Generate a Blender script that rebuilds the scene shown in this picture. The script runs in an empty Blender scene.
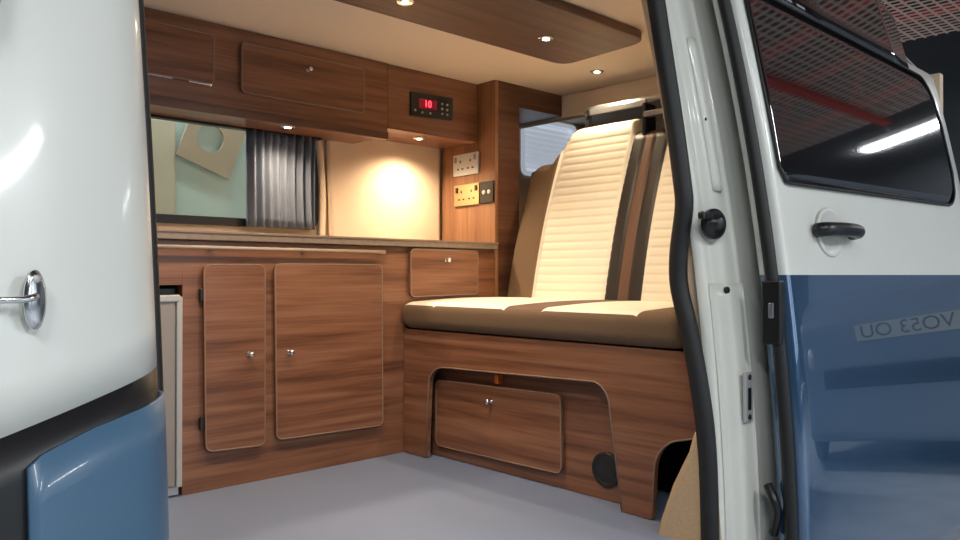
import bpy, bmesh, math
from mathutils import Vector, Matrix
F=770.0; EYE=0.62
S=bpy.context.scene
# ---------------- camera ----------------
a=math.radians(46.8)
fw=Vector((math.cos(a),math.sin(a),5/770)).normalized()
cd=bpy.data.cameras.new("camera"); cam=bpy.data.objects.new("camera",cd); S.collection.objects.link(cam)
cd.sensor_width=36; cd.lens=F*36/960; cd.clip_start=0.02
q=fw.to_track_quat('-Z','Y'); cam.rotation_mode='QUATERNION'; cam.rotation_quaternion=q; cam.location=(0,0,EYE)
S.camera=cam
R=q.to_matrix(); C=Vector((0,0,EYE))
def ray(px,py): return R@Vector(((px-480)/F,(270-py)/F,-1))
def onX(px,py,X): d=ray(px,py); return C+d*(X/d.x)
def onY(px,py,Y): d=ray(px,py); return C+d*(Y/d.y)
def onZ(px,py,Z): d=ray(px,py); return C+d*((Z-EYE)/d.z)
def bodyY(z): return .904+.024*z+.081*z*z
def onB(px,py,off):
    z=.6
    for i in range(12):
        p=onY(px,py,bodyY(z)+off); z=p.z
    return p
# ---------------- materials ----------------
def newmat(name):
    m=bpy.data.materials.new(name); m.use_nodes=True
    return m,m.node_tree.nodes,m.node_tree.links,m.node_tree.nodes["Principled BSDF"]
def plain(name,col,rough=.5,metal=0,coat=0,bump=0,bscale=200,emit=None,estr=0,var=0.0,alpha=1,spec=.5):
    m,N,L,b=newmat(name)
    b.inputs["Base Color"].default_value=(*col,1); b.inputs["Roughness"].default_value=rough
    b.inputs["Metallic"].default_value=metal; b.inputs["Coat Weight"].default_value=coat; b.inputs["Coat Roughness"].default_value=.05
    b.inputs["Specular IOR Level"].default_value=spec
    b.inputs["Alpha"].default_value=alpha
    if emit: b.inputs["Emission Color"].default_value=(*emit,1); b.inputs["Emission Strength"].default_value=estr
    tc=N.new("ShaderNodeTexCoord")
    nz=N.new("ShaderNodeTexNoise"); nz.inputs["Scale"].default_value=bscale; nz.inputs["Detail"].default_value=3
    L.new(tc.outputs["Object"],nz.inputs["Vector"])
    if bump:
        bp=N.new("ShaderNodeBump"); bp.inputs["Strength"].default_value=bump; bp.inputs["Distance"].default_value=.002
        L.new(nz.outputs["Fac"],bp.inputs["Height"]); L.new(bp.outputs["Normal"],b.inputs["Normal"])
    if var:
        rp=N.new("ShaderNodeValToRGB"); e=rp.color_ramp.elements
        e[0].position=.3; e[1].position=.7
        e[0].color=(*[c*(1-var) for c in col],1); e[1].color=(*[min(1,c*(1+var)) for c in col],1)
        L.new(nz.outputs["Fac"],rp.inputs["Fac"]); L.new(rp.outputs["Color"],b.inputs["Base Color"])
    return m
def wood(name,axis,dark=(.105,.040,.021),mid=(.215,.090,.047),light=(.31,.147,.083),rough=.31):
    m,N,L,b=newmat(name)
    tc=N.new("ShaderNodeTexCoord"); mp=N.new("ShaderNodeMapping")
    sc=[30,30,30]; sc[axis]=1.4; mp.inputs["Scale"].default_value=sc
    n1=N.new("ShaderNodeTexNoise"); n1.inputs["Scale"].default_value=1; n1.inputs["Detail"].default_value=5; n1.inputs["Distortion"].default_value=.5
    mp2=N.new("ShaderNodeMapping"); s2=[160,160,160]; s2[axis]=5; mp2.inputs["Scale"].default_value=s2
    n2=N.new("ShaderNodeTexNoise"); n2.inputs["Scale"].default_value=1; n2.inputs["Detail"].default_value=3
    L.new(tc.outputs["Object"],mp.inputs["Vector"]); L.new(mp.outputs["Vector"],n1.inputs["Vector"])
    L.new(tc.outputs["Object"],mp2.inputs["Vector"]); L.new(mp2.outputs["Vector"],n2.inputs["Vector"])
    mx=N.new("ShaderNodeMath"); mx.operation='MULTIPLY_ADD'; mx.inputs[1].default_value=.3
    sub=N.new("ShaderNodeMath"); sub.operation='MULTIPLY'; sub.inputs[1].default_value=.72
    L.new(n1.outputs["Fac"],sub.inputs[0]); L.new(n2.outputs["Fac"],mx.inputs[0]); L.new(sub.outputs[0],mx.inputs[2])
    rp=N.new("ShaderNodeValToRGB"); e=rp.color_ramp.elements
    e[0].position=.33; e[0].color=(*dark,1); e[1].position=.70; e[1].color=(*light,1)
    k=e.new(.5); k.color=(*mid,1)
    L.new(mx.outputs[0],rp.inputs["Fac"]); L.new(rp.outputs["Color"],b.inputs["Base Color"])
    b.inputs["Roughness"].default_value=rough
    return m
WX=wood("walnut_lengthways",0); WY=wood("walnut_crossways",1); WZ=wood("walnut_upright",2,(.14,.06,.03),(.27,.125,.06),(.36,.18,.095))
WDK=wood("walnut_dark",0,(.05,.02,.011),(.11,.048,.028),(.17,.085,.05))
WPAN=wood("walnut_ceiling",0,(.08,.041,.028),(.135,.070,.046),(.185,.103,.068),.5)
TRIM=plain("edge_band",(.26,.17,.12),.45)
PTRIM=plain("pale_trim",(.42,.33,.25),.4)
CHROME=plain("chrome",(.75,.75,.75),.18,1)
BRASS=plain("warm_metal",(.55,.42,.25),.3,1)
BLACK=plain("black_plastic",(.012,.012,.013),.35)
RUBBER=plain("black_rubber",(.012,.012,.013),.55,bump=.1)
WHITE=plain("white_paint",(.76,.77,.71),.32,coat=.4,var=.02,bscale=3)
WHITE.node_tree.nodes["Principled BSDF"].inputs["Coat Roughness"].default_value=.08
JAMB=plain("white_jamb_paint",(.82,.82,.74),.4,coat=.3,var=.03,bscale=4)
BLUE=plain("blue_paint",(.05,.12,.235),.16,metal=.45,coat=1,var=.04,bscale=3)
BLUE.node_tree.nodes["Principled BSDF"].inputs["Coat Roughness"].default_value=.015
BLUE.node_tree.nodes["Principled BSDF"].inputs["Coat IOR"].default_value=1.8
BLUEM=plain("blue_paint_satin",(.070,.145,.235),.38,coat=.2,var=.04,bscale=3)
GLASSB=plain("tinted_glass",(.006,.006,.007),.04,coat=1)
BEIGE=plain("beige_suede",(.70,.55,.40),.9,bump=.3,bscale=400,var=.05)
CEILM=plain("beige_ceiling_lining",(.80,.67,.53),.9,bump=.3,bscale=400,var=.04)
CARPET=plain("tan_carpet_lining",(.50,.36,.22),.95,bump=.5,bscale=300,var=.1)
FLOORM=plain("grey_vinyl",(.205,.255,.375),.36,bump=.05,bscale=500,var=.07)
CREAM=plain("cream_leatherette",(.82,.76,.63),.5,bump=.15,bscale=250)
BROWN=plain("brown_suede",(.155,.094,.052),.9,bump=.4,bscale=350,var=.12)
DKBR=plain("dark_brown_leatherette",(.014,.009,.007),.5,bump=.1)
MIDBR=plain("chocolate_stripe",(.125,.06,.034),.6,bump=.1)
WORK=plain("brown_laminate",(.24,.18,.135),.35,var=.12,bscale=60)
CURT=plain("grey_curtain",(.16,.185,.24),.85,bump=.3,bscale=400)
SILV=plain("silver_plastic",(.55,.55,.55),.35,metal=.3)
STEEL=plain("satin_steel",(.42,.44,.47),.32,metal=.8)
FRW=plain("fridge_door_grey",(.28,.25,.23),.4)
FRE=plain("fridge_edge_grey",(.42,.42,.42),.35)
LAMP=plain("lamp_glow",(1,.9,.75),.5,emit=(1,.78,.5),estr=40)
REDD=plain("red_display",(.5,0,0),.4,emit=(1,.03,.05),estr=6)
ORANGE=plain("orange_tab",(.7,.14,.02),.6)
CONC=plain("concrete",(.42,.46,.50),.4,bump=.1,bscale=6,var=.12)
WALLM=plain("workshop_wall",(.10,.11,.12),.8,var=.1,bscale=2)
ROOFM=plain("workshop_roof",(.04,.04,.04),.8,var=.1,bscale=2)
REDST=plain("red_steel",(.50,.04,.02),.5,emit=(.5,.04,.02),estr=.10)  # weak emission put into the steel to lift it in the dim roof
MESHM=plain("galvanised_mesh",(.6,.5,.45),.5,emit=(.5,.35,.3),estr=.14)  # weak emission stands in for lamp light on the mesh
PALE=plain("pale_green_paint",(.48,.62,.58),.4,coat=.4,var=.03,bscale=2)
BOARD=plain("tan_board",(.42,.33,.23),.7)
TUBE=plain("tube_light",(1,1,1),.5,emit=(.95,.98,1),estr=4)
PLATE=plain("plate_yellowish_white",(.60,.58,.46),.5)
BLIND=plain("white_blind",(.66,.68,.72),.7,emit=(.7,.78,.9),estr=.42)  # emission imitates daylight glowing through the blind
WINSH=plain("clear_glass",(.25,.3,.28),.03,alpha=.10)
# ---------------- builders ----------------
WL={}
def finish(ob,parent,label=None):
    me=ob.data
    vs=[v.co.copy() for v in me.vertices]
    mn=Vector([min(v[i] for v in vs) for i in range(3)]); mxx=Vector([max(v[i] for v in vs) for i in range(3)])
    c=(mn+mxx)/2
    me.transform(Matrix.Translation(-c))
    S.collection.objects.link(ob); WL[ob.name]=c
    if parent is not None:
        ob.parent=parent; ob.location=c-WL[parent.name]
    else: ob.location=c
    if label: ob["label"]=label
    return ob
def mk(name,verts,faces,mats,parent=None,smooth=False,bevel=0,label=None,matfn=None,solid=0,seg=2,recalc=True,cat=None,kind=None):
    me=bpy.data.meshes.new(name); me.from_pydata([tuple(v) for v in verts],[],faces)
    bm=bmesh.new(); bm.from_mesh(me)
    bmesh.ops.remove_doubles(bm,verts=bm.verts,dist=1e-6)
    if recalc: bmesh.ops.recalc_face_normals(bm,faces=bm.faces)
    bm.to_mesh(me); bm.free()
    if not isinstance(mats,(list,tuple)): mats=[mats]
    for m in mats: me.materials.append(m)
    for p in me.polygons:
        p.use_smooth=smooth
        if matfn: p.material_index=matfn(p.center.copy(),p.normal.copy())
    ob=bpy.data.objects.new(name,me)
    finish(ob,parent,label)
    if solid:
        md=ob.modifiers.new("solid","SOLIDIFY"); md.thickness=solid; md.offset=0
    if bevel:
        md=ob.modifiers.new("bevel","BEVEL"); md.width=bevel; md.segments=seg; md.limit_method='ANGLE'; md.angle_limit=math.radians(40)
    if cat: ob["category"]=cat
    if kind: ob["kind"]=kind
    return ob
def top(name,label,cat,loc):
    e=bpy.data.objects.new(name,None); e.empty_display_size=.05; S.collection.objects.link(e)
    e.location=loc; e["label"]=label; e["category"]=cat; WL[e.name]=Vector(loc); return e
def boxes(name,bl,mats,parent=None,**k):
    V=[];Fc=[]
    for (x0,x1,y0,y1,z0,z1) in bl:
        n=len(V)
        V+=[(x0,y0,z0),(x1,y0,z0),(x1,y1,z0),(x0,y1,z0),(x0,y0,z1),(x1,y0,z1),(x1,y1,z1),(x0,y1,z1)]
        Fc+=[[n+i for i in f] for f in ((0,3,2,1),(4,5,6,7),(0,1,5,4),(1,2,6,5),(2,3,7,6),(3,0,4,7))]
    return mk(name,V,Fc,mats,parent,**k)
def rounded(pts,r,n=6):
    out=[];N=len(pts)
    for i in range(N):
        p=Vector(pts[i]);a_=Vector(pts[i-1]);b_=Vector(pts[(i+1)%N])
        rr=r[i] if isinstance(r,(list,tuple)) else r
        if rr<=0: out.append(p); continue
        da=(a_-p);db=(b_-p); t=min(rr,da.length*.48,db.length*.48)
        A=p+da.normalized()*t;B=p+db.normalized()*t
        for k in range(n+1):
            u=k/n; out.append(A*(1-u)**2+p*2*u*(1-u)+B*u*u)
    return out
def prism(name,pts,d,mats,parent=None,**k):
    n=len(pts); d=Vector(d); V=[Vector(p) for p in pts]+[Vector(p)+d for p in pts]
    Fc=[list(range(n)),list(range(2*n-1,n-1,-1))]+[[i,(i+1)%n,n+(i+1)%n,n+i] for i in range(n)]
    return mk(name,V,Fc,mats,parent,**k)
def cat_path(P,n=6,closed=False):
    P=[Vector(p) for p in P]; out=[];N=len(P)
    rng=N if closed else N-1
    for i in range(rng):
        if closed: p0,p1,p2,p3=P[i-1],P[i],P[(i+1)%N],P[(i+2)%N]
        else: p0,p1,p2,p3=P[max(i-1,0)],P[i],P[i+1],P[min(i+2,N-1)]
        for k in range(n):
            t=k/n
            out.append(.5*((2*p1)+(p2-p0)*t+(2*p0-5*p1+4*p2-p3)*t*t+(3*p1-p0-3*p2+p3)*t**3))
    if not closed: out.append(P[-1])
    return out
def tube(name,pts,r,mats,parent=None,closed=False,n=10,**k):
    pts=[Vector(p) for p in pts]; N=len(pts); V=[];Fc=[]
    ref=None
    for i in range(N):
        if closed: t=(pts[(i+1)%N]-pts[i-1]).normalized()
        else: t=(pts[min(i+1,N-1)]-pts[max(i-1,0)]).normalized()
        if ref is None:
            ref=Vector((0,0,1)) if abs(t.z)<.9 else Vector((0,1,0))
        u=(ref-t*ref.dot(t)); u.normalize(); ref=u; w=t.cross(u)
        for j in range(n):
            g=2*math.pi*j/n; V.append(pts[i]+(u*math.cos(g)+w*math.sin(g))*r)
    for i in range(N if closed else N-1):
        for j in range(n):
            i2=(i+1)%N
            Fc.append([i*n+j,i*n+(j+1)%n,i2*n+(j+1)%n,i2*n+j])
    if not closed:
        Fc.append(list(range(n))); Fc.append([(N-1)*n+j for j in range(n)][::-1])
    k.setdefault('smooth',True)
    return mk(name,V,Fc,mats,parent,**k)
def lathe(name,c,ax,prof,mats,parent=None,n=28,**k):
    c=Vector(c); ax=Vector(ax).normalized(); u=ax.orthogonal().normalized(); w=ax.cross(u)
    V=[];Fc=[]
    for (r,h) in prof:
        for j in range(n):
            g=2*math.pi*j/n; V.append(c+ax*h+(u*math.cos(g)+w*math.sin(g))*max(r,1e-5))
    for i in range(len(prof)-1):
        for j in range(n): Fc.append([i*n+j,i*n+(j+1)%n,(i+1)*n+(j+1)%n,(i+1)*n+j])
    Fc.append(list(range(n))); Fc.append([(len(prof)-1)*n+j for j in range(n)][::-1])
    k.setdefault('smooth',True)
    return mk(name,V,Fc,mats,parent,**k)
def loft(name,rings,mats,parent=None,**k):
    n=len(rings[0]); V=[p for r in rings for p in r]; Fc=[]
    for i in range(len(rings)-1):
        for j in range(n): Fc.append([i*n+j,i*n+(j+1)%n,(i+1)*n+(j+1)%n,(i+1)*n+j])
    Fc.append(list(range(n))); Fc.append([(len(rings)-1)*n+j for j in range(n)][::-1])
    k.setdefault('smooth',True)
    return mk(name,V,Fc,mats,parent,**k)
def skin(name,cols,zl,zh,nz,mats,parent=None,rows=None,**k):
    V=[];Fc=[]; m=len(cols)
    for (X,dy) in cols:
        lo=zl(X) if callable(zl) else zl; hi=zh(X) if callable(zh) else zh
        zz=rows if rows else [lo+(hi-lo)*i/nz for i in range(nz+1)]
        for z in zz: V.append((X,bodyY(z)+dy,z))
    L=len(zz)
    for i in range(m-1):
        for j in range(L-1): Fc.append([i*L+j,(i+1)*L+j,(i+1)*L+j+1,i*L+j+1])
    k.setdefault('smooth',True)
    return mk(name,V,Fc,mats,parent,**k)
def cols(P,n=6): return [(p.x,p.y) for p in cat_path([Vector((x,y,0)) for x,y in P],n)]
def text(name,s,size,M,mat,parent,ext=.0006):
    cu=bpy.data.curves.new(name,'FONT'); cu.body=s; cu.size=size; cu.extrude=ext; cu.align_x='CENTER'; cu.align_y='CENTER'
    t=bpy.data.objects.new(name+"_tmp",cu); S.collection.objects.link(t)
    bpy.context.view_layer.update()
    me=bpy.data.meshes.new_from_object(t.evaluated_get(bpy.context.evaluated_depsgraph_get()))
    bpy.data.objects.remove(t); me.transform(M); me.materials.clear(); me.materials.append(mat)
    ob=bpy.data.objects.new(name,me); return finish(ob,parent)
# ================= interior shell =================
CEIL=1.385
boxes("floor",[(-.9,3.3,.93,2.52,-.04,0)],FLOORM,kind="structure")
boxes("ceiling",[(-.9,3.3,1.06,2.52,CEIL,CEIL+.03)],CEILM,kind="structure")
wx0,wx1,wz0,wz1=.55,1.50,.795,1.20
vx0,vx1,vz0,vz1=2.62,3.0,1.10,1.36
boxes("wall_far",[(-.9,wx0,2.5,2.54,-.04,CEIL+.03),(wx0,wx1,2.5,2.54,-.04,wz0),(wx0,wx1,2.5,2.54,wz1,CEIL+.03),
   (wx1,vx0,2.5,2.54,-.04,CEIL+.03),(vx0,vx1,2.5,2.54,-.04,vz0),(vx0,vx1,2.5,2.54,vz1,CEIL+.03),(vx1,3.3,2.5,2.54,-.04,CEIL+.03)],BEIGE,kind="structure")
boxes("wall_rear",[(3.26,3.3,.93,2.5,0,.8),(3.26,3.3,.93,1.1,.8,CEIL),(3.26,3.3,2.35,2.5,.8,CEIL),(3.26,3.3,1.1,2.35,1.3,CEIL)],BEIGE,kind="structure")
boxes("window_2",[(3.275,3.285,1.1,2.35,.8,1.3)],GLASSB,kind="structure")
skin("wall_near",[(1.625,.05),(3.3,.05)],0,CEIL,16,BEIGE,solid=.02,kind="structure")
boxes("trim_1",[(2.50,2.54,1.10,2.495,1.285,CEIL)],CEILM,bevel=.008,kind="structure")
pp=rounded([(1.56,2.47,.75),(2.095,2.47,.75),(2.095,2.47,1.384),(1.535,2.47,1.384)],[0,0,0,0])
prism("trim_2",pp,(0,.029,0),BEIGE,bevel=.02,seg=4,kind="structure")
tube("trim_3",cat_path([(1.525,2.485,.75),(1.53,2.485,.9),(1.52,2.485,1.05),(1.50,2.485,1.2),(1.49,2.485,1.38)]),.014,BEIGE,kind="structure")
def frame(name,x0,x1,z0,z1,y0,y1,w,mat,r=.04,**k):
    o=rounded([Vector((x0,0,z0)),Vector((x1,0,z0)),Vector((x1,0,z1)),Vector((x0,0,z1))],r)
    i_=rounded([Vector((x0+w,0,z0+w)),Vector((x1-w,0,z0+w)),Vector((x1-w,0,z1-w)),Vector((x0+w,0,z1-w))],r*.7)
    n=len(o);V=[];Fc=[]
    for y in (y0,y1):
        V+=[Vector((p.x,y,p.z)) for p in o]+[Vector((p.x,y,p.z)) for p in i_]
    for j in range(n):
        l=(j+1)%n
        Fc+=[[j,l,n+l,n+j],[2*n+j,3*n+j,3*n+l,2*n+l],[j,2*n+j,2*n+l,l],[n+j,n+l,3*n+l,3*n+j]]
    return mk(name,V,Fc,mat,**k)
w1=frame("window_1",wx0-.01,wx1+.01,wz0-.008,wz1+.01,2.485,2.53,.028,BLACK,kind="structure")
boxes("window_glass",[(wx0+.012,wx1-.012,2.515,2.52,wz0+.015,wz1-.012)],WINSH,parent=w1)
w3=frame("window_3",vx0-.01,vx1+.01,vz0-.01,vz1+.01,2.49,2.53,.02,BLIND,kind="structure")
Vb=[];Fb=[]; nb=20
for i in range(nb+1):
    z=vz0+.005+(vz1-vz0-.01)*i/nb; y=2.515+(.004 if i%2 else -.004)
    Vb+=[(vx0+.008,y,z),(vx1-.008,y,z)]
for i in range(nb): Fb.append([2*i,2*i+1,2*i+3,2*i+2])
mk("window_blind",Vb,Fb,BLIND,parent=w3)
# ================= curtain =================
V=[];Fc=[];nx=110;nz=10
for i in range(nx+1):
    u=i/nx
    for j in range(nz+1):
        t=j/nz; z=.785+(1.118-.785)*t
        X=1.215+u*.265*(1-.02*math.sin(t*3))
        V.append((X,2.452+.013*math.sin(u*2*math.pi*8.5+.5*math.sin(t*2))+.005*math.sin(u*47),z))
for i in range(nx):
    for j in range(nz): Fc.append([i*(nz+1)+j,(i+1)*(nz+1)+j,(i+1)*(nz+1)+j+1,i*(nz+1)+j+1])
cu=top("curtain","grey pleated fabric curtain drawn aside at the window","curtain",(1.35,2.455,.785))
mk("curtain_fabric",V,Fc,CURT,parent=cu,smooth=True,solid=.002)
boxes("curtain_rail",[(.6,1.5,2.44,2.47,1.112,1.119)],BLACK,parent=cu)
# ================= kitchen cabinet =================
YF=2.15
def kdoor(name,px,par,mat,Y=YF,t=.016,r=.022,nrm='Y',label=None):
    f=(lambda p:onY(p[0],p[1],Y-t)) if nrm=='Y' else (lambda p:onX(p[0],p[1],Y-t))
    pts=rounded([f(p) for p in px],r,8)
    d=(0,t-.0005,0) if nrm=='Y' else (t-.0005,0,0)
    ob=prism(name,pts,d,mat,parent=par,bevel=.0015,label=label)
    off=Vector((0,.001,0)) if nrm=='Y' else Vector((.001,0,0))
    tube("edge_band",[p+off for p in pts],.0024,TRIM,parent=ob,closed=True,n=6,label="thin edge band around the panel")
    return ob
def knob(p,ax,par,r=.0095):
    lathe("knob",p,ax,[(r*.9,0),(r*.9,.002),(r*.45,.003),(r*.4,.010),(r*.8,.013),(r,.018),(r*.85,.022),(r*.3,.024)],CHROME,parent=par,n=20,label="round chrome push knob")
kc=top("kitchen_cabinet","walnut kitchen cabinet with rounded doors and a drawer","cabinet",(1.4,2.3,0))
boxes("body",[(.872,2.098,YF,2.465,.0,.717),(.05,.872,YF,2.465,.592,.717),(.05,.36,YF,2.465,0,.592)],WX,parent=kc,bevel=.001)
d=kdoor("door",[(204,265),(265,265),(265,445),(206,452)],kc,WX,label="narrow walnut door")
knob(onY(249,354,YF-.016),(0,-1,0),d)
for py in (295,424):
    p=onY(202,py,YF-.012); boxes("hinge",[(p.x-.006,p.x+.006,YF-.014,YF-.002,p.z-.018,p.z+.018)],BLACK,parent=d,bevel=.002)
d=kdoor("door",[(275,264),(382,265),(383,425),(277,440)],kc,WX,label="wide walnut door")
knob(onY(289,352,YF-.016),(0,-1,0),d)
d=kdoor("drawer",[(411,249),(478,251),(478,294),(411,297)],kc,WX,r=.02)
knob(onY(446,260,YF-.016),(0,-1,0),d)
p0=onY(100,246,2.125);p1=onY(385,250,2.125)
rl=tube("rail",[(p0.x,2.125,.698),(p1.x,2.125,.698)],.0058,PTRIM,parent=kc,label="pale horizontal accessory rail")
for x in (.6,.95,1.25,p1.x-.01): boxes("rail_bracket",[(x-.006,x+.006,2.128,YF+.001,.694,.702)],TRIM,parent=rl)
wt=top("worktop","brown laminate worktop above the walnut cabinet","worktop",(1.1,2.3,.719))
prism("slab",[(.05,2.130,.719),(2.097,2.130,.719),(2.097,2.468,.719),(.05,2.468,.719)],(0,0,.026),WORK,parent=wt,bevel=.003)
boxes("front_trim",[(.05,2.097,2.126,2.131,.739,.746)],TRIM,parent=wt,bevel=.001,label="pale thin front edge trim")
# ================= fridge =================
fr=top("fridge","compact grey fridge with silver edge under the worktop","fridge",(.62,2.3,.0))
boxes("body",[(.368,.866,YF+.03,2.46,.004,.585)],BLACK,parent=fr,bevel=.004)
boxes("door",[(.372,.850,YF-.012,YF+.028,.03,.555)],FRW,parent=fr,bevel=.006)
boxes("door_edge",[(.850,.867,YF-.016,YF+.025,.03,.56)],FRE,parent=fr,bevel=.003,label="light grey door edge strip")
boxes("door_handle",[(.375,.86,YF-.018,YF-.002,.545,.565)],FRE,parent=fr,bevel=.004)
boxes("kickplate",[(.372,.866,YF+.01,YF+.03,.004,.028)],SILV,parent=fr)
# ================= overhead cabinets =================
YO=2.25
oc=top("overhead_cabinet","long walnut overhead cupboard with lift-up flaps","cabinet",(.85,2.4,1.12))
boxes("body",[(.05,1.655,YO,2.468,1.12,CEIL-.001)],WX,parent=oc,bevel=.001)
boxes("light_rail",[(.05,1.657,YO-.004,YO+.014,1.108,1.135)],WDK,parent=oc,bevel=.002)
d=kdoor("door",[(242,42),(364,69),(364,113),(242,92)],oc,WX,Y=YO,r=.016)
knob(onY(308,70,YO-.016),(0,-1,0),d,.008)
for px,py in ((265,96),(349,110)):
    p=onY(px,py,YO-.01); boxes("hinge",[(p.x-.022,p.x+.022,YO-.013,YO-.001,p.z-.003,p.z+.003)],CHROME,parent=d)
d=kdoor("door",[(60,0),(214,35),(214,84),(60,57)],oc,WX,Y=YO,r=.016)
for px,py in ((165,77),(205,84)):
    p=onY(px,py,YO-.01); boxes("hinge",[(p.x-.05,p.x+.02,YO-.013,YO-.001,p.z-.003,p.z+.003)],CHROME,parent=d)
cc=top("control_cupboard","short walnut overhead box holding a black control panel","cabinet",(1.88,2.4,1.15))
boxes("body",[(1.6585,2.098,YO+.004,2.468,1.15,CEIL-.001)],WX,parent=cc,bevel=.001)
pts=rounded([onY(x,y,YO-.006) for x,y in((411,91),(453,98),(453,120),(411,115))],.004)
cp=prism("control_panel",pts,(0,.0095,0),BLACK,parent=cc,bevel=.0015,label="black control panel with red digits")
pts=[onY(x,y,YO-.0068) for x,y in((419,98),(437,101),(437,110),(419,108))]
prism("display",pts,(0,.001,0),plain("dark_screen",(.03,0,0),.2,emit=(.5,.0,.02),estr=.3),parent=cp)
c=onY(428,104.3,YO-.0075)
text("display_digits","10",.036,Matrix.Translation(c)@Matrix.Rotation(math.pi/2,4,'X'),REDD,cp)
for i,(x,y) in enumerate(((442,104),(442,109),(447,105),(447,110),(442,114),(447,115),(415,110),(422,112.5),(430,113.5))):
    p=onY(x,y,YO-.006); lathe("button",p,(0,-1,0),[(.0045,0),(.0045,.003),(.003,.004)],SILV,parent=cp,n=12)
# ================= tall cabinet =================
tc=top("tall_cabinet","tall narrow walnut side unit beside the bench seat","cabinet",(2.25,2.3,0))
boxes("side_panel",[(2.10,2.118,YF,2.468,0,CEIL-.001)],WZ,parent=tc,bevel=.002,label="lighter walnut upright end panel")
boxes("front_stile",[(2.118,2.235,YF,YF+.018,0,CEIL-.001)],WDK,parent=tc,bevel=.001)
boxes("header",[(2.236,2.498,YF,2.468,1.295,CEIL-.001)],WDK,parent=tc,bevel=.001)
def socket(name,px,mat,label,dark=False):
    X=2.10
    cs=[onX(x,y,X-.010) for x,y in px]
    t=top(name,label,"socket",sum(cs,Vector())/4)
    prism("faceplate",rounded(cs,.003),(.0095,0,0),mat,parent=t,bevel=.002)
    e1=(cs[1]-cs[0]); e2=(cs[3]-cs[0])
    def P(u,v): q_=cs[0]+e1*u+e2*v; return Vector((X-.0105,q_.y,q_.z))
    if dark:
        for u in(.3,.7):
            lathe("charging_port",P(u,.5),(-1,0,0),[(.009,0),(.009,.002),(.006,.003)],SILV,parent=t,n=16)
    else:
        for u in(.12,.88):
            q_=P(u,.25); boxes("switch",[(X-.014,X-.010,q_.y-.006,q_.y+.006,q_.z-.011,q_.z+.011)],CHROME if mat is SILV else BLACK,parent=t,bevel=.001)
        for u in(.3,.7):
            for du,dv,hw,hh in((0,.35,.003,.005),(-.09,.7,.005,.003),(.09,.7,.005,.003)):
                q_=P(u+du,dv); boxes("pin_hole",[(X-.0115,X-.0095,q_.y-hw,q_.y+hw,q_.z-hh,q_.z+hh)],BLACK,parent=t)
    return t
socket("power_socket",[(453,156),(478,151),(478,173),(453,177)],SILV,"silver double mains socket on walnut end panel")
socket("power_socket",[(454,186),(479,182),(479,204),(454,207)],BRASS,"brass-toned double socket below the silver one")
socket("charging_socket",[(480,182),(493,180),(493,202),(480,204)],BLACK,"small black charging socket beside the brass one",True)
# ================= bench seat =================
bs=top("bench_seat","cream and brown quilted bench seat on walnut base","seat",(1.95,1.55,0))
XB=1.65
fp=[(408,340),(700,374),(700,438),(668,442),(655,458),(652,512),(622,503),(608,395),(598,382),(438,367),(429,376),(426,456),(408,452)]
Pw=[onX(x,y,XB) for x,y in fp]
Pw[0].z=Pw[1].z=.432; Pw[0].y=Pw[12].y=2.146; Pw[12].z=.002; Pw[11].z=.002; Pw[5].z=.002; Pw[6].z=.002
pr=rounded(Pw,[0,0,0,.05,.03,0,0,.03,.03,.03,.03,0,0],5)
base=prism("base",pr,(.018,0,0),WY,parent=bs,bevel=.001,label="walnut seat base panel with arched cut-out")
edge=rounded([Pw[i] for i in (6,7,8,9,10,11)],[0,.03,.03,.03,.03,0],5)[:-1]
tube("edge_band",[Pw[6]]+[p+Vector((-.0005,0,0)) for p in edge[1:]]+[Pw[11]],.0026,TRIM,parent=base,n=6)
edge=rounded([Pw[i] for i in (2,3,4,5)],[0,.05,.03,0],5)
tube("edge_band",[p+Vector((-.0005,0,0)) for p in edge],.0026,TRIM,parent=base,n=6)
boxes("inner_panel",[(1.705,1.72,1.17,2.146,.002,.431)],WY,parent=bs)
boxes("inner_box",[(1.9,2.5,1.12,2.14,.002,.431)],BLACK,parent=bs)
d=kdoor("drawer",[(436,380),(560,395),(561,474),(436,445)],bs,WY,Y=1.705,t=.016,nrm='X',r=.025)
knob(onX(491,401,1.689),(-1,0,0),d)
p=onX(497,379,1.685); boxes("pull_tab",[(1.680,1.704,p.y-.008,p.y+.008,p.z-.014,p.z+.014)],ORANGE,parent=bs,bevel=.003,label="orange fabric pull tab")
c=onX(606,470,1.700)
sp=lathe("vent_cover",(1.705,c.y,c.z),(-1,0,0),[(.048,0),(.048,.006),(.044,.009),(.038,.006),(.036,.004),(.028,.006),(.001,.006)],BLACK,parent=bs,label="round black plastic vent")
def cushion_ring(Y,s=1.0):
    x0,x1,z0,z1=1.628,2.20,.436,.528; r=.036
    cx=(x0+x1)/2; cz=(z0+z1)/2; out=[]
    pts=[]
    def arc(ax_,az,g0,g1,n=7):
        for i in range(n): 
            g=math.radians(g0+(g1-g0)*i/(n-1)); pts.append((ax_+r*math.cos(g),az+r*math.sin(g)))
    arc(x1-r,z0+r,-90,0); arc(x1-r,z1+.006-r,0,90)
    for i in range(1,40):
        t=i/40; x=(x1-r)+(x0+r-(x1-r))*t
        pts.append((x,z1+.006*(1-t)+.006*math.sin(math.pi*t)-.0022*max(0,math.cos(2*math.pi*t*12))**12*(1 if (1.17<Y<1.48 or 1.65<Y<1.96) else 0)))
    arc(x0+r,z1-r,90,180); arc(x0+r,z0+r,180,270)
    seam=min(abs(Y-k) for k in(1.162,1.488,1.64,1.968)); dep=.004*math.exp(-(seam/.005)**2)
    for x,z in pts:
        out.append(Vector((cx+(x-cx)*(1-(1-s)*.12),Y,cz+(z-cz)*(s)-(dep if z>cz+.03 else 0))))
    return out
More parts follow.
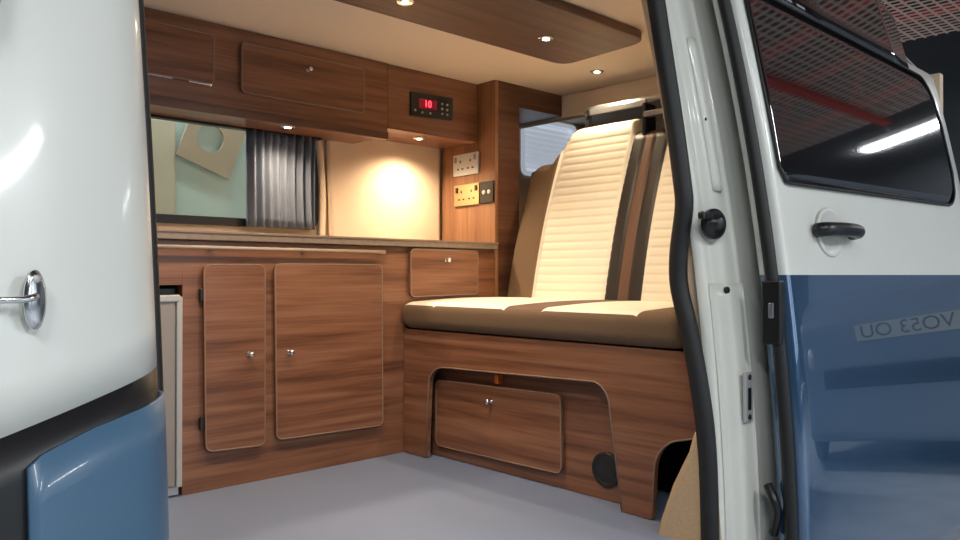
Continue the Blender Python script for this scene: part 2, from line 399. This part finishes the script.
ends=[(1.03,.55),(1.034,.75),(1.042,.9),(1.055,.98)]
rings=[cushion_ring(Y,s) for Y,s in ends]
y=1.065
while y<2.11: rings.append(cushion_ring(y)); y+=.008
for Y,s in ((2.115,.98),(2.13,.9),(2.139,.75),(2.144,.55)): rings.append(cushion_ring(Y,s))
def cmat(c,n):
    if c.x<1.642 or c.z<.510: return 1
    if c.y<1.162 or c.y>2.0: return 1 if c.y<1.162 else 0
    if 1.488<c.y<1.64: return 2
    return 0
loft("seat_cushion",rings,[CREAM,BROWN,MIDBR],parent=bs,matfn=cmat,label="cream quilted cushion with brown suede front")
def topz(Y):
    def sm(x,a_,b_): t=max(0,min(1,(x-a_)/(b_-a_))); return t*t*(3-2*t)
    d_=abs(Y-1.565)
    h=1.196-.13*sm(d_,.36,.45)-.055*(1-sm(d_,.07,.10))
    return h
Xb,zb_,lean=2.115,.50,.295
def back_ring(Y,s=1.0):
    T=topz(Y); H=T-zb_; th=.115; pts=[]
    cream=(1.162<Y<1.488) or (1.64<Y<1.968)
    seam=min(abs(Y-k) for k in(1.162,1.488,1.64,1.968,1.585,1.543)); dep=.006*math.exp(-(seam/.005)**2)
    bol=0.012 if not cream and (Y>1.968 or Y<1.162) else 0
    n=170
    for i in range(n+1):
        t=i/n; h=t*(H-.035)
        bulge=.018*math.sin(math.pi*min(1,h/.62))
        g=0
        if cream and h>.03:
            ph=(h%.030)/.030; g=-.0022*abs(math.cos(math.pi*ph))**10
        pts.append((-bulge-g-bol+dep,h))
    for i in range(1,10):
        gg=math.pi*i/10; 
        pts.append((th*.5-th*.5*math.cos(gg),(H-.035)+.035*math.sin(gg)))
    pts.append((th,H-.035)); pts.append((th,0))
    out=[]
    for x,h in pts:
        x=th*.5+(x-th*.5)*s; hh=h if s==1 else H*.5+(h-H*.5)*(1-(1-s)*.12)
        out.append(Vector((Xb+x+hh*lean,Y,zb_+hh)))
    return out
rings=[back_ring(Y,s) for Y,s in((1.03,.5),(1.034,.72),(1.042,.88),(1.054,.97))]
y=1.064
while y<2.085: rings.append(back_ring(y)); y+=.006
rings+= [back_ring(Y,s) for Y,s in((2.092,.97),(2.104,.88),(2.114,.72),(2.120,.5))]
def bmat(c,n):
    if n.x>.3 and c.x>Xb+(c.z-zb_)*lean+.06: return 1
    y=c.y
    if y<1.162 or y>1.968: return 1
    if 1.488<y<1.64: return 3 if 1.543<y<1.585 else 2
    return 0
loft("backrest",rings,[CREAM,BROWN,DKBR,MIDBR],parent=bs,matfn=bmat,label="reclined backrest, cream quilted with brown stripes")
ff=tube("fold_frame",cat_path([(2.46,1.98,1.17),(2.43,1.95,1.250),(2.38,1.90,1.266),(2.37,1.75,1.264),(2.37,1.60,1.260),(2.38,1.53,1.24),(2.40,1.52,1.12)]),.012,STEEL,parent=bs,label="silver folding frame bar")
boxes("frame_bracket",[(2.30,2.37,1.592,1.606,1.10,1.235)],BLACK,parent=ff,bevel=.004)
boxes("frame_hinge",[(2.285,2.315,1.50,1.590,1.18,1.20)],STEEL,parent=ff,bevel=.004)
boxes("frame_plate",[(2.345,2.357,1.62,1.88,1.236,1.260)],STEEL,parent=ff,bevel=.003)
# ================= ceiling board, downlights =================
cb=top("ceiling_board","dark walnut ceiling board with rounded corners and downlights","ceiling board",(1.2,1.585,1.355))
prism("board",rounded([(.3,1.40,1.357),(2.045,1.40,1.357),(2.07,1.775,1.357),(.3,1.775,1.357)],[0,.07,.07,0],8),(0,0,.027),WPAN,parent=cb,bevel=.004)
def downlight(x,y,z,power,lab,r=.026,vis=True,size=150):
    t=top("downlight",lab,"light",(x,y,z)); t["group"]="recessed downlights"
    lathe("trim_ring",(x,y,z+.0005),(0,0,-1),[(r*.7,0),(r,0),(r,.003),(r*.85,.006),(r*.7,.005)],CHROME,parent=t)
    lathe("lens",(x,y,z+.0005),(0,0,-1),[(r*.68,.0),(r*.68,.004),(r*.3,.0055)],LAMP,parent=t)
    ld=bpy.data.lights.new("downlight_bulb",'SPOT'); ld.energy=power; ld.color=(1,.78,.53); ld.spot_size=math.radians(size); ld.spot_blend=.9; ld.shadow_soft_size=.02
    lo=bpy.data.objects.new("bulb",ld); S.collection.objects.link(lo); lo.parent=t; lo.location=(0,0,-.012)
p=onZ(546,38,1.357); downlight(p.x,p.y,1.357,19,"added unseen downlight in the dark ceiling board, interior fill")
p=onZ(405,1,1.357); downlight(p.x,p.y,1.357,24,"added unseen downlight in the dark ceiling board, interior fill")
downlight(.75,p.y,1.357,28,"added unseen downlight in the dark ceiling board, interior fill")  # added out of view to fill the interior with light
p=onZ(597,71,CEIL); downlight(p.x,p.y,CEIL,10,"lit recessed downlight in beige ceiling above seat")
downlight(1.30,2.33,1.12,11,"small added unseen downlight under the overhead cupboard, interior fill",.026)
downlight(.6,2.33,1.12,9,"small added unseen downlight under the overhead cupboard, interior fill",.026)  # another unseen lamp added as interior fill
downlight(1.865,2.33,1.15,24,"small lit downlight under the control cupboard",.026)
# ================= van body =================
van=top("camper_van","white and blue camper van with open side door","van",(1,1.2,-.45))
pc=cols([(-.7,-.17),(-.2,-.155),(.05,-.135),(.17,-.112),(.24,-.092),(.30,-.066),(.333,-.035),(.345,0),(.342,.05)],6)
def zA(X): return .470+(X-.165)*(.516-.470)/(.345-.165)
def zB(X):
    P=[(.172,.415),(.18,.435),(.20,.45),(.25,.465),(.345,.482)]
    if X<=P[0][0]: return P[0][1]
    for (a1,b1),(a2,b2) in zip(P,P[1:]):
        if X<=a2: return b1+(b2-b1)*(X-a1)/(a2-a1)
    return P[-1][1]
ROOF=1.60
skin("pillar_panel",pc,zA,ROOF,24,WHITE,parent=van,label="white painted door pillar",solid=.003)
skin("pillar_stripe",pc,-.30,zA,16,BLACK,parent=van,label="black stripe between the paint colours",solid=.003)
bc=[(x+(.004 if x>.3 else .001),dy-.006) for x,dy in pc if x>=.171]
skin("lower_panel",bc,-.30,zB,16,BLUEM,parent=van,label="steel-blue lower body panel",solid=.006)
tube("pillar_seal",[(.353,bodyY(z)+.022,z) for z in [i*.05-.05 for i in range(29)]],.011,RUBBER,parent=van)
mk("front_door_glass",[(.10,bodyY(.80)-.145,.80),(.168,bodyY(.87)-.13,.87),(.186,bodyY(1.0)-.125,1.0),(.0,bodyY(1.0)-.16,1.0),(-.1,bodyY(.80)-.165,.80)],[[0,1,2,3,4]],GLASSB,parent=van,solid=.003)
cS=onB(33,300,-.118)
n_=Vector((.35,-1,.05)).normalized()
st=lathe("striker_plate",cS,n_,[(.011,0),(.011,.004),(.008,.006)],CHROME,parent=van,label="chrome door striker plate",n=24)
for v in st.data.vertices: v.co.z*=2.6
tube("striker_loop",cat_path([cS+n_*.004+Vector((0,0,.004)),cS+n_*.012+Vector((-.006,0,.002)),cS+n_*.014+Vector((-.02,0,0)),cS+n_*.012+Vector((-.04,0,0))]),.0035,CHROME,parent=st)
for dz in(-.02,.02): lathe("screw",cS+n_*.004+Vector((0,0,dz)),n_,[(.004,0),(.004,.002),(.002,.0025)],SILV,parent=st,n=12)
sp_=[(652,-30),(656,0),(665,60),(674,120),(682,180),(684,207),(679,250),(679,285),(689,330),(700,390),(707,450),(710,545),(710,600)]
sl=[onX(x,y,1.59) for x,y in sp_]
top_pts=[Vector((.36,1.10,1.375)),Vector((1.0,1.10,1.378)),Vector((1.5,1.10,1.375)),Vector((1.575,1.09,1.35))]
tube("door_seal",cat_path(top_pts+sl),.0215,RUBBER,parent=van,label="black rubber door aperture seal",n=14)
jc=cols([(1.606,.022),(1.607,.012),(1.615,.002),(1.635,-.004),(1.65,-.02),(1.668,-.026),(1.70,-.028),(1.715,-.036),(1.76,-.042),(1.95,-.046)],6)
skin("door_jamb",jc,-.1,ROOF,40,JAMB,parent=van,label="white painted rear door jamb",solid=.003)
jl=cols([(1.618,-.003),(1.638,-.010),(1.652,-.027),(1.668,-.033),(1.70,-.035),(1.708,-.041)],6)
skin("jamb_cover",jl,-.1,.60,20,JAMB,parent=van,solid=.004,label="white lower jamb cover panel")
skin("jamb_moulding",cols([(1.655,-.024),(1.662,-.034),(1.676,-.036),(1.684,-.030)],4),.82,1.20,16,JAMB,parent=van,solid=.003,label="raised white moulding on the upper jamb")
for px,py in((706,120),(716,165),(727,290)):
    c=onB(px,py,-.030); lathe("jamb_bolt",c,(0,-1,.1),[(.008,-.004),(.008,.003),(.005,.005)],BLACK,parent=van,n=12)
c=onB(714,224,-.03)
lk=lathe("door_buffer",c,(-.25,-1,0),[(.036,-.006),(.036,.004),(.028,.010),(.018,.012),(.016,.022),(.010,.024)],BLACK,parent=van,label="round black rubber door buffer")
boxes("buffer_arm",[(c.x-.065,c.x-.02,c.y-.012,c.y+.006,c.z+.008,c.z+.026)],BLACK,parent=lk,bevel=.006)
c=onB(748,397,-.045)
pl=boxes("lock_plate",[(c.x-.019,c.x+.019,c.y-.004,c.y+.004,c.z-.058,c.z+.058)],SILV,parent=van,bevel=.003,label="bright metal lock striker plate")
boxes("plate_slot",[(c.x-.008,c.x+.008,c.y-.0055,c.y-.002,c.z-.03,c.z+.022)],BLACK,parent=pl,bevel=.002)
for dz in(-.046,.046): lathe("screw",(c.x,c.y-.004,c.z+dz),(0,-1,0),[(.007,0),(.006,.002),(.002,.003)],BLACK,parent=pl,n=12)
prism("pillar_lining",[onX(x,y,1.575) for x,y in((693,425),(686,452),(670,485),(658,520),(652,548),(715,560),(709,470))],(.05,0,0),CARPET,parent=van,bevel=.02,seg=4,label="tan carpeted pillar base lining",smooth=False)
skin("rear_quarter",[(1.9,-.06),(2.6,-.06),(3.4,-.058),(3.7,-.02),(3.75,.08)],-.3,1.45,20,WHITE,parent=van,solid=.003,label="white rear quarter panel")
Vr=[];Fr=[]
prof=[(1.10,1.58),(1.15,1.60),(1.25,1.615),(1.45,1.625),(1.7,1.63),(2.2,1.62),(2.45,1.59),(2.57,1.45)]
rows_=[-.8,1,2,3,3.75]
L=len(prof)
for X in rows_:
    for (y_,z_) in prof: Vr.append((X,y_,z_-(.12 if X>3.5 else 0)))
for i in range(4):
    for j in range(L-1): Fr.append([i*L+j,(i+1)*L+j,(i+1)*L+j+1,i*L+j+1])
mk("roof_panel",Vr,Fr,WHITE,parent=van,smooth=True,solid=.003)
boxes("door_sill",[(.33,1.7,.84,.945,-.12,-.042)],BLUE,parent=van,bevel=.006)
boxes("lower_sill",[(-.7,3.7,.86,.94,-.30,-.121)],BLUE,parent=van,bevel=.006)
# ---------------- sliding door ----------------
dc=cols([(1.712,-.085),(1.703,-.10),(1.702,-.132),(1.710,-.149),(1.735,-.153)],5)+[(1.74+.1*i,-.153) for i in range(1,15)]+[(3.24,-.14),(3.26,-.10)]
rows=[-.22+.84*i/16 for i in range(17)]+[.62+.005]+[.625+(1.36-.625)*i/16 for i in range(1,17)]
sd=skin("sliding_door",dc,0,0,0,[BLUE,WHITE],parent=van,rows=rows,matfn=lambda c,n:0 if c.z<.621 else 1,solid=.003,label="slid-open side door, white above and blue below")
def gl(x0,x1,zl,zh,r):
    def lo(X):
        z=zl(X)
        if X<x0+r*.3: z+=r*.3-math.sqrt(max(0,(r*.3)**2-(x0+r*.3-X)**2))
        if X>x1-r: z+=r-math.sqrt(max(0,r*r-(X-x1+r)**2))
        return z
    def hi(X):
        z=zh
        if X>x1-r: z-=r*1.4*(1-math.sqrt(max(0,1-((X-x1+r)/r)**2)))
        return z
    cc_=[(x0+(x1-x0)*i/60,-.158) for i in range(61)]
    return cc_,lo,hi
cc_,lo,hi=gl(1.728,3.10,lambda X:.835+(X-1.745)*.02,1.325,.12)
wg=skin("window_glass",cc_,lo,hi,14,GLASSB,parent=sd,solid=.003,label="dark tinted door window")
fr_=[Vector((x,bodyY(lo(x))-.161,lo(x))) for x,_ in cc_]+[Vector((x,bodyY(hi(x))-.161,hi(x))) for x,_ in cc_[::-1]]
tube("window_trim",fr_,.004,RUBBER,parent=wg,closed=True,n=6)
ug=skin("upper_glass",[(1.71,-.157),(2.2,-.157),(2.5,-.157),(2.75,-.157),(2.9,-.157)],1.332,lambda X:1.60 if X<2.8 else 1.52,6,GLASSB,parent=sd,solid=.003,label="dark glossy band above the window")
c=onB(833,232,-.158)
cup=lathe("handle_recess",(c.x-.02,c.y+.003,c.z-.002),(0,-1,.08),[(.060,0),(.063,.005),(.058,.009),(.050,.006),(.035,.0015),(.001,.001)],WHITE,parent=sd)
for v in cup.data.vertices: v.co.x*=1.25
hp=cat_path([Vector((c.x-.105,c.y-.002,c.z)),Vector((c.x-.095,c.y-.024,c.z+.002)),Vector((c.x,c.y-.036,c.z+.004)),Vector((c.x+.09,c.y-.026,c.z+.003)),Vector((c.x+.11,c.y-.004,c.z))])
hb=tube("door_handle",hp,.018,BLACK,parent=sd,label="glossy black pull handle",n=14)
tube("door_edge_seal",[(1.693,bodyY(z)-.122,z) for z in [-.2+1.75*i/30 for i in range(31)]],.0145,RUBBER,parent=sd,n=12)
c=onB(768,312,-.125)
lt=boxes("door_latch",[(1.672,1.702,bodyY(c.z)-.142,bodyY(c.z)-.098,c.z-.075,c.z+.07)],BLACK,parent=sd,bevel=.004,label="black latch housing on door edge")
boxes("latch_claw",[(1.667,1.673,bodyY(c.z)-.128,bodyY(c.z)-.116,c.z-.015,c.z+.02)],STEEL,parent=sd,bevel=.002)
c=onB(772,518,-.10)
tube("door_roller_arm",cat_path([(1.69,c.y+.03,c.z+.06),(1.68,c.y+.01,c.z+.03),(1.685,c.y+.005,c.z),(1.695,c.y+.02,c.z-.05)]),.011,BLACK,parent=sd)
# ================= workshop =================
G=-.45
boxes("ground",[(-6,12,-7,8,G-.1,G)],CONC,kind="structure")
boxes("wall_left",[(-6.1,-6,-7,8,G,4.2)],WALLM,kind="structure")
boxes("wall_right",[(12,12.1,-7,8,G,4.2)],WALLM,kind="structure")
boxes("wall_back",[(-6,12,8,8.1,G,4.2)],WALLM,kind="structure")
boxes("wall_front",[(-6,12,-7.1,-7,G,4.2)],WALLM,kind="structure")
boxes("ceiling",[(-6,12,-7,8,4.2,4.3)],ROOFM,kind="structure")
for i,xx in enumerate((1.5,4,6.5,9)):
    t=top("roof_truss","red painted steel lattice truss under the workshop roof","truss",(xx,0,3.4)); t["group"]="red roof trusses"
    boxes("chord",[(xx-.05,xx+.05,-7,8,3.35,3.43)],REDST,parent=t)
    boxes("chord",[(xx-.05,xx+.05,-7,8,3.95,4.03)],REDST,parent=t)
    V=[];Fc=[]
    for k in range(15):
        y0=-7+k; pts=[(y0,3.43),(y0+.5,3.95),(y0+.56,3.95),(y0+.06,3.43)]; pts2=[(y0+.5,3.95),(y0+1,3.43),(y0+1.06,3.43),(y0+.56,3.95)]
        for P in(pts,pts2):
            n=len(V)
            V+=[(xx-.02,a1,b1) for a1,b1 in P]+[(xx+.02,a1,b1) for a1,b1 in P]
            Fc+=[[n,n+1,n+2,n+3],[n+7,n+6,n+5,n+4],[n,n+4,n+5,n+1],[n+1,n+5,n+6,n+2],[n+2,n+6,n+7,n+3],[n+3,n+7,n+4,n]]
    mk("lattice",V,Fc,REDST,parent=t)
mg=top("mesh_deck","galvanised wire mesh deck hung beneath the red trusses","mesh deck",(6.5,0,3.3))
V=[];Fc=[]
def bar(x0,x1,y0,y1):
    n=len(V); V.extend([(x0,y0,3.3),(x1,y0,3.3),(x1,y1,3.3),(x0,y1,3.3)]); Fc.append([n,n+1,n+2,n+3])
for i in range(55): bar(3.6+i*.11-.011,3.6+i*.11+.011,-2.4,3.6)
for i in range(55): bar(3.6,9.6,-2.4+i*.11-.011,-2.4+i*.11+.011)
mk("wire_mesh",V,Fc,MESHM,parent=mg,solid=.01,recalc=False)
for y_ in(-2.4,-.9,.6,2.1,3.6): boxes("deck_rail",[(3.5,9.7,y_-.05,y_+.05,3.22,3.295)],REDST,parent=mg)
def tubelight(x,y,p,ly=2.0,col=(.93,.97,1)):
    t=top("ceiling_light","long white fluorescent workshop light","light",(x,y,3.2)); t["group"]="workshop tube lights"
    boxes("housing",[(x-.1,x+.1,y-ly/2,y+ly/2,3.24,3.3)],SILV,parent=t)
    for s_ in(-.6,.6): boxes("hanger",[(x-.01,x+.01,y+s_-.01,y+s_+.01,3.3,4.2)],SILV,parent=t)
    boxes("lamp_tube",[(x-.06,x+.06,y-ly/2,y+ly/2,3.2,3.238)],TUBE,parent=t)
    ld=bpy.data.lights.new("tube",'AREA'); ld.shape='RECTANGLE'; ld.size=.3; ld.size_y=ly; ld.energy=p; ld.color=col
    lo=bpy.data.objects.new("tube_glow",ld); S.collection.objects.link(lo); lo.parent=t; lo.location=(0,0,-.02)
tubelight(-1.8,-1.5,95); tubelight(.3,-3.4,130); tubelight(4.4,-4.0,200); tubelight(10.4,-.5,70); tubelight(1.0,4.4,150); tubelight(5.5,5.4,70)
for i,(x0,x1) in enumerate(((2,4),(5,7),(8,10))):
    boxes("window_%d"%(4+i),[(x0,x1,-6.99,-6.95,.6,2.6)],plain("daylight_pane",(.8,.85,.9),.5,emit=(.75,.87,1),estr=1.6),kind="structure")
pv=top("parked_van","pale green van parked beyond the window","van",(1.2,3.8,G))
prism("body",[(-1.5,3.4,G+.3),(-1.5,3.4,1.3),(-1.5,3.55,1.6),(-1.5,4.9,1.6),(-1.5,5.0,1.3),(-1.5,5.0,G+.3)],(5.0,0,0),PALE,parent=pv,bevel=.04,seg=4)
for x in(-.6,2.6):
    lathe("wheel",(x,3.42,G+.32),(0,-1,0),[(.31,-.2),(.32,-.02),(.28,0),(.2,.01),(.18,-.01),(.001,-.01)],RUBBER,parent=pv,n=40)
boxes("cab_pillar",[(1.20,1.34,3.375,3.40,.6,1.3)],plain("cream_panel",(.55,.50,.38),.6),parent=pv,bevel=.01)
t=top("added_strip_light","added white strip light that brightens the view through the window","light",(1.2,2.9,2.35))  # lamp added to light the green van behind the window
boxes("housing",[(.2,2.2,2.87,2.93,2.36,2.40)],SILV,parent=t)
for x in(.4,2.0): boxes("hanger",[(x-.008,x+.008,2.892,2.908,2.40,4.2)],SILV,parent=t)
ld=bpy.data.lights.new("strip",'AREA'); ld.shape='RECTANGLE'; ld.size=2.0; ld.size_y=.05; ld.energy=20; ld.color=(.84,1,.97)
lo_=bpy.data.objects.new("strip_glow",ld); S.collection.objects.link(lo_); lo_.parent=t; lo_.location=(0,0,0)
cx,cz=1.50,1.225; n=40; V=[];Fc=[]
for y_ in(3.36,3.373):
    for i in range(n):
        g=2*math.pi*i/n; V.append((cx-.01+.062*math.cos(g),y_,cz+.01+.062*math.sin(g)))
    for i in range(n):
        g=2*math.pi*i/n; ca,sa=math.cos(g),math.sin(g); m_=max(abs(ca),abs(sa)); s_=.13/m_
        x_,z_=ca*s_,sa*s_; an=math.radians(-20)
        V.append((cx+x_*math.cos(an)-z_*math.sin(an),y_,cz+x_*math.sin(an)+z_*math.cos(an)))
for j in range(n):
    l=(j+1)%n
    Fc+=[[j,l,n+l,n+j],[2*n+j,3*n+j,3*n+l,2*n+l],[j,2*n+j,2*n+l,l],[n+j,n+l,3*n+l,3*n+j]]
mk("template_board",V,Fc,BOARD,parent=pv,label="tan square board with a round hole")
pk=top("parked_van","blue-grey van parked facing the open side door","van",(5.8,-.1,G))
prism("body",[(4.75,-.95,G+.2),(4.75,-.95,.60),(4.95,-.95,.72),(5.35,-.95,.80),(5.85,-.95,1.35),(8.2,-.95,1.42),(8.6,-.95,1.2),(8.6,-.95,G+.2)],(0,1.8,0),plain("parked_van_paint",(.20,.25,.31),.3,coat=.5),parent=pk,bevel=.06,seg=4)
boxes("grille",[(4.735,4.76,-.5,.4,.12,.26)],BLACK,parent=pk,bevel=.01)
for yy in(-.75,.65): lathe("headlamp",(4.80,yy,.36),(-1,0,.2),[(.10,-.05),(.10,.03),(.07,.06),(.01,.07)],SILV,parent=pk)
for x in(5.2,7.8):
    for yy,s_ in((-.97,-1),(.87,1)): lathe("wheel",(x,yy,G+.3),(0,s_,0),[(.29,-.18),(.30,-.02),(.26,0),(.18,.01),(.001,0)],RUBBER,parent=pk,n=36)
bp_=boxes("number_plate",[(4.728,4.752,-.26,.30,.425,.535)],PLATE,parent=pk,bevel=.002)
text("plate_text","VO53 OU",.12,Matrix.Translation((4.727,.02,.48))@Matrix.Rotation(-math.pi/2,4,'Z')@Matrix.Rotation(math.pi/2,4,'X'),BLACK,bp_)
tb=top("work_table","pale work table on splayed metal legs","table",(3.9,-1.6,G))
boxes("table_top",[(2.9,4.2,-1.5,-.7,.20,.24)],plain("pale_board",(.7,.7,.66),.5),parent=tb,bevel=.004)
for x,y_ in((3.0,-1.4),(4.1,-1.4),(3.0,-.8),(4.1,-.8)):
    tube("leg",[(x,y_,.20),(x+(x-3.55)*.25,y_+(y_+1.1)*.2,G)],.02,SILV,parent=tb)
# ---------------- world ----------------
w=bpy.data.worlds.new("world"); S.world=w; w.use_nodes=True
w.node_tree.nodes["Background"].inputs[0].default_value=(.5,.55,.6,1); w.node_tree.nodes["Background"].inputs[1].default_value=.2
try:
    S.view_settings.view_transform='Standard'
except Exception: pass
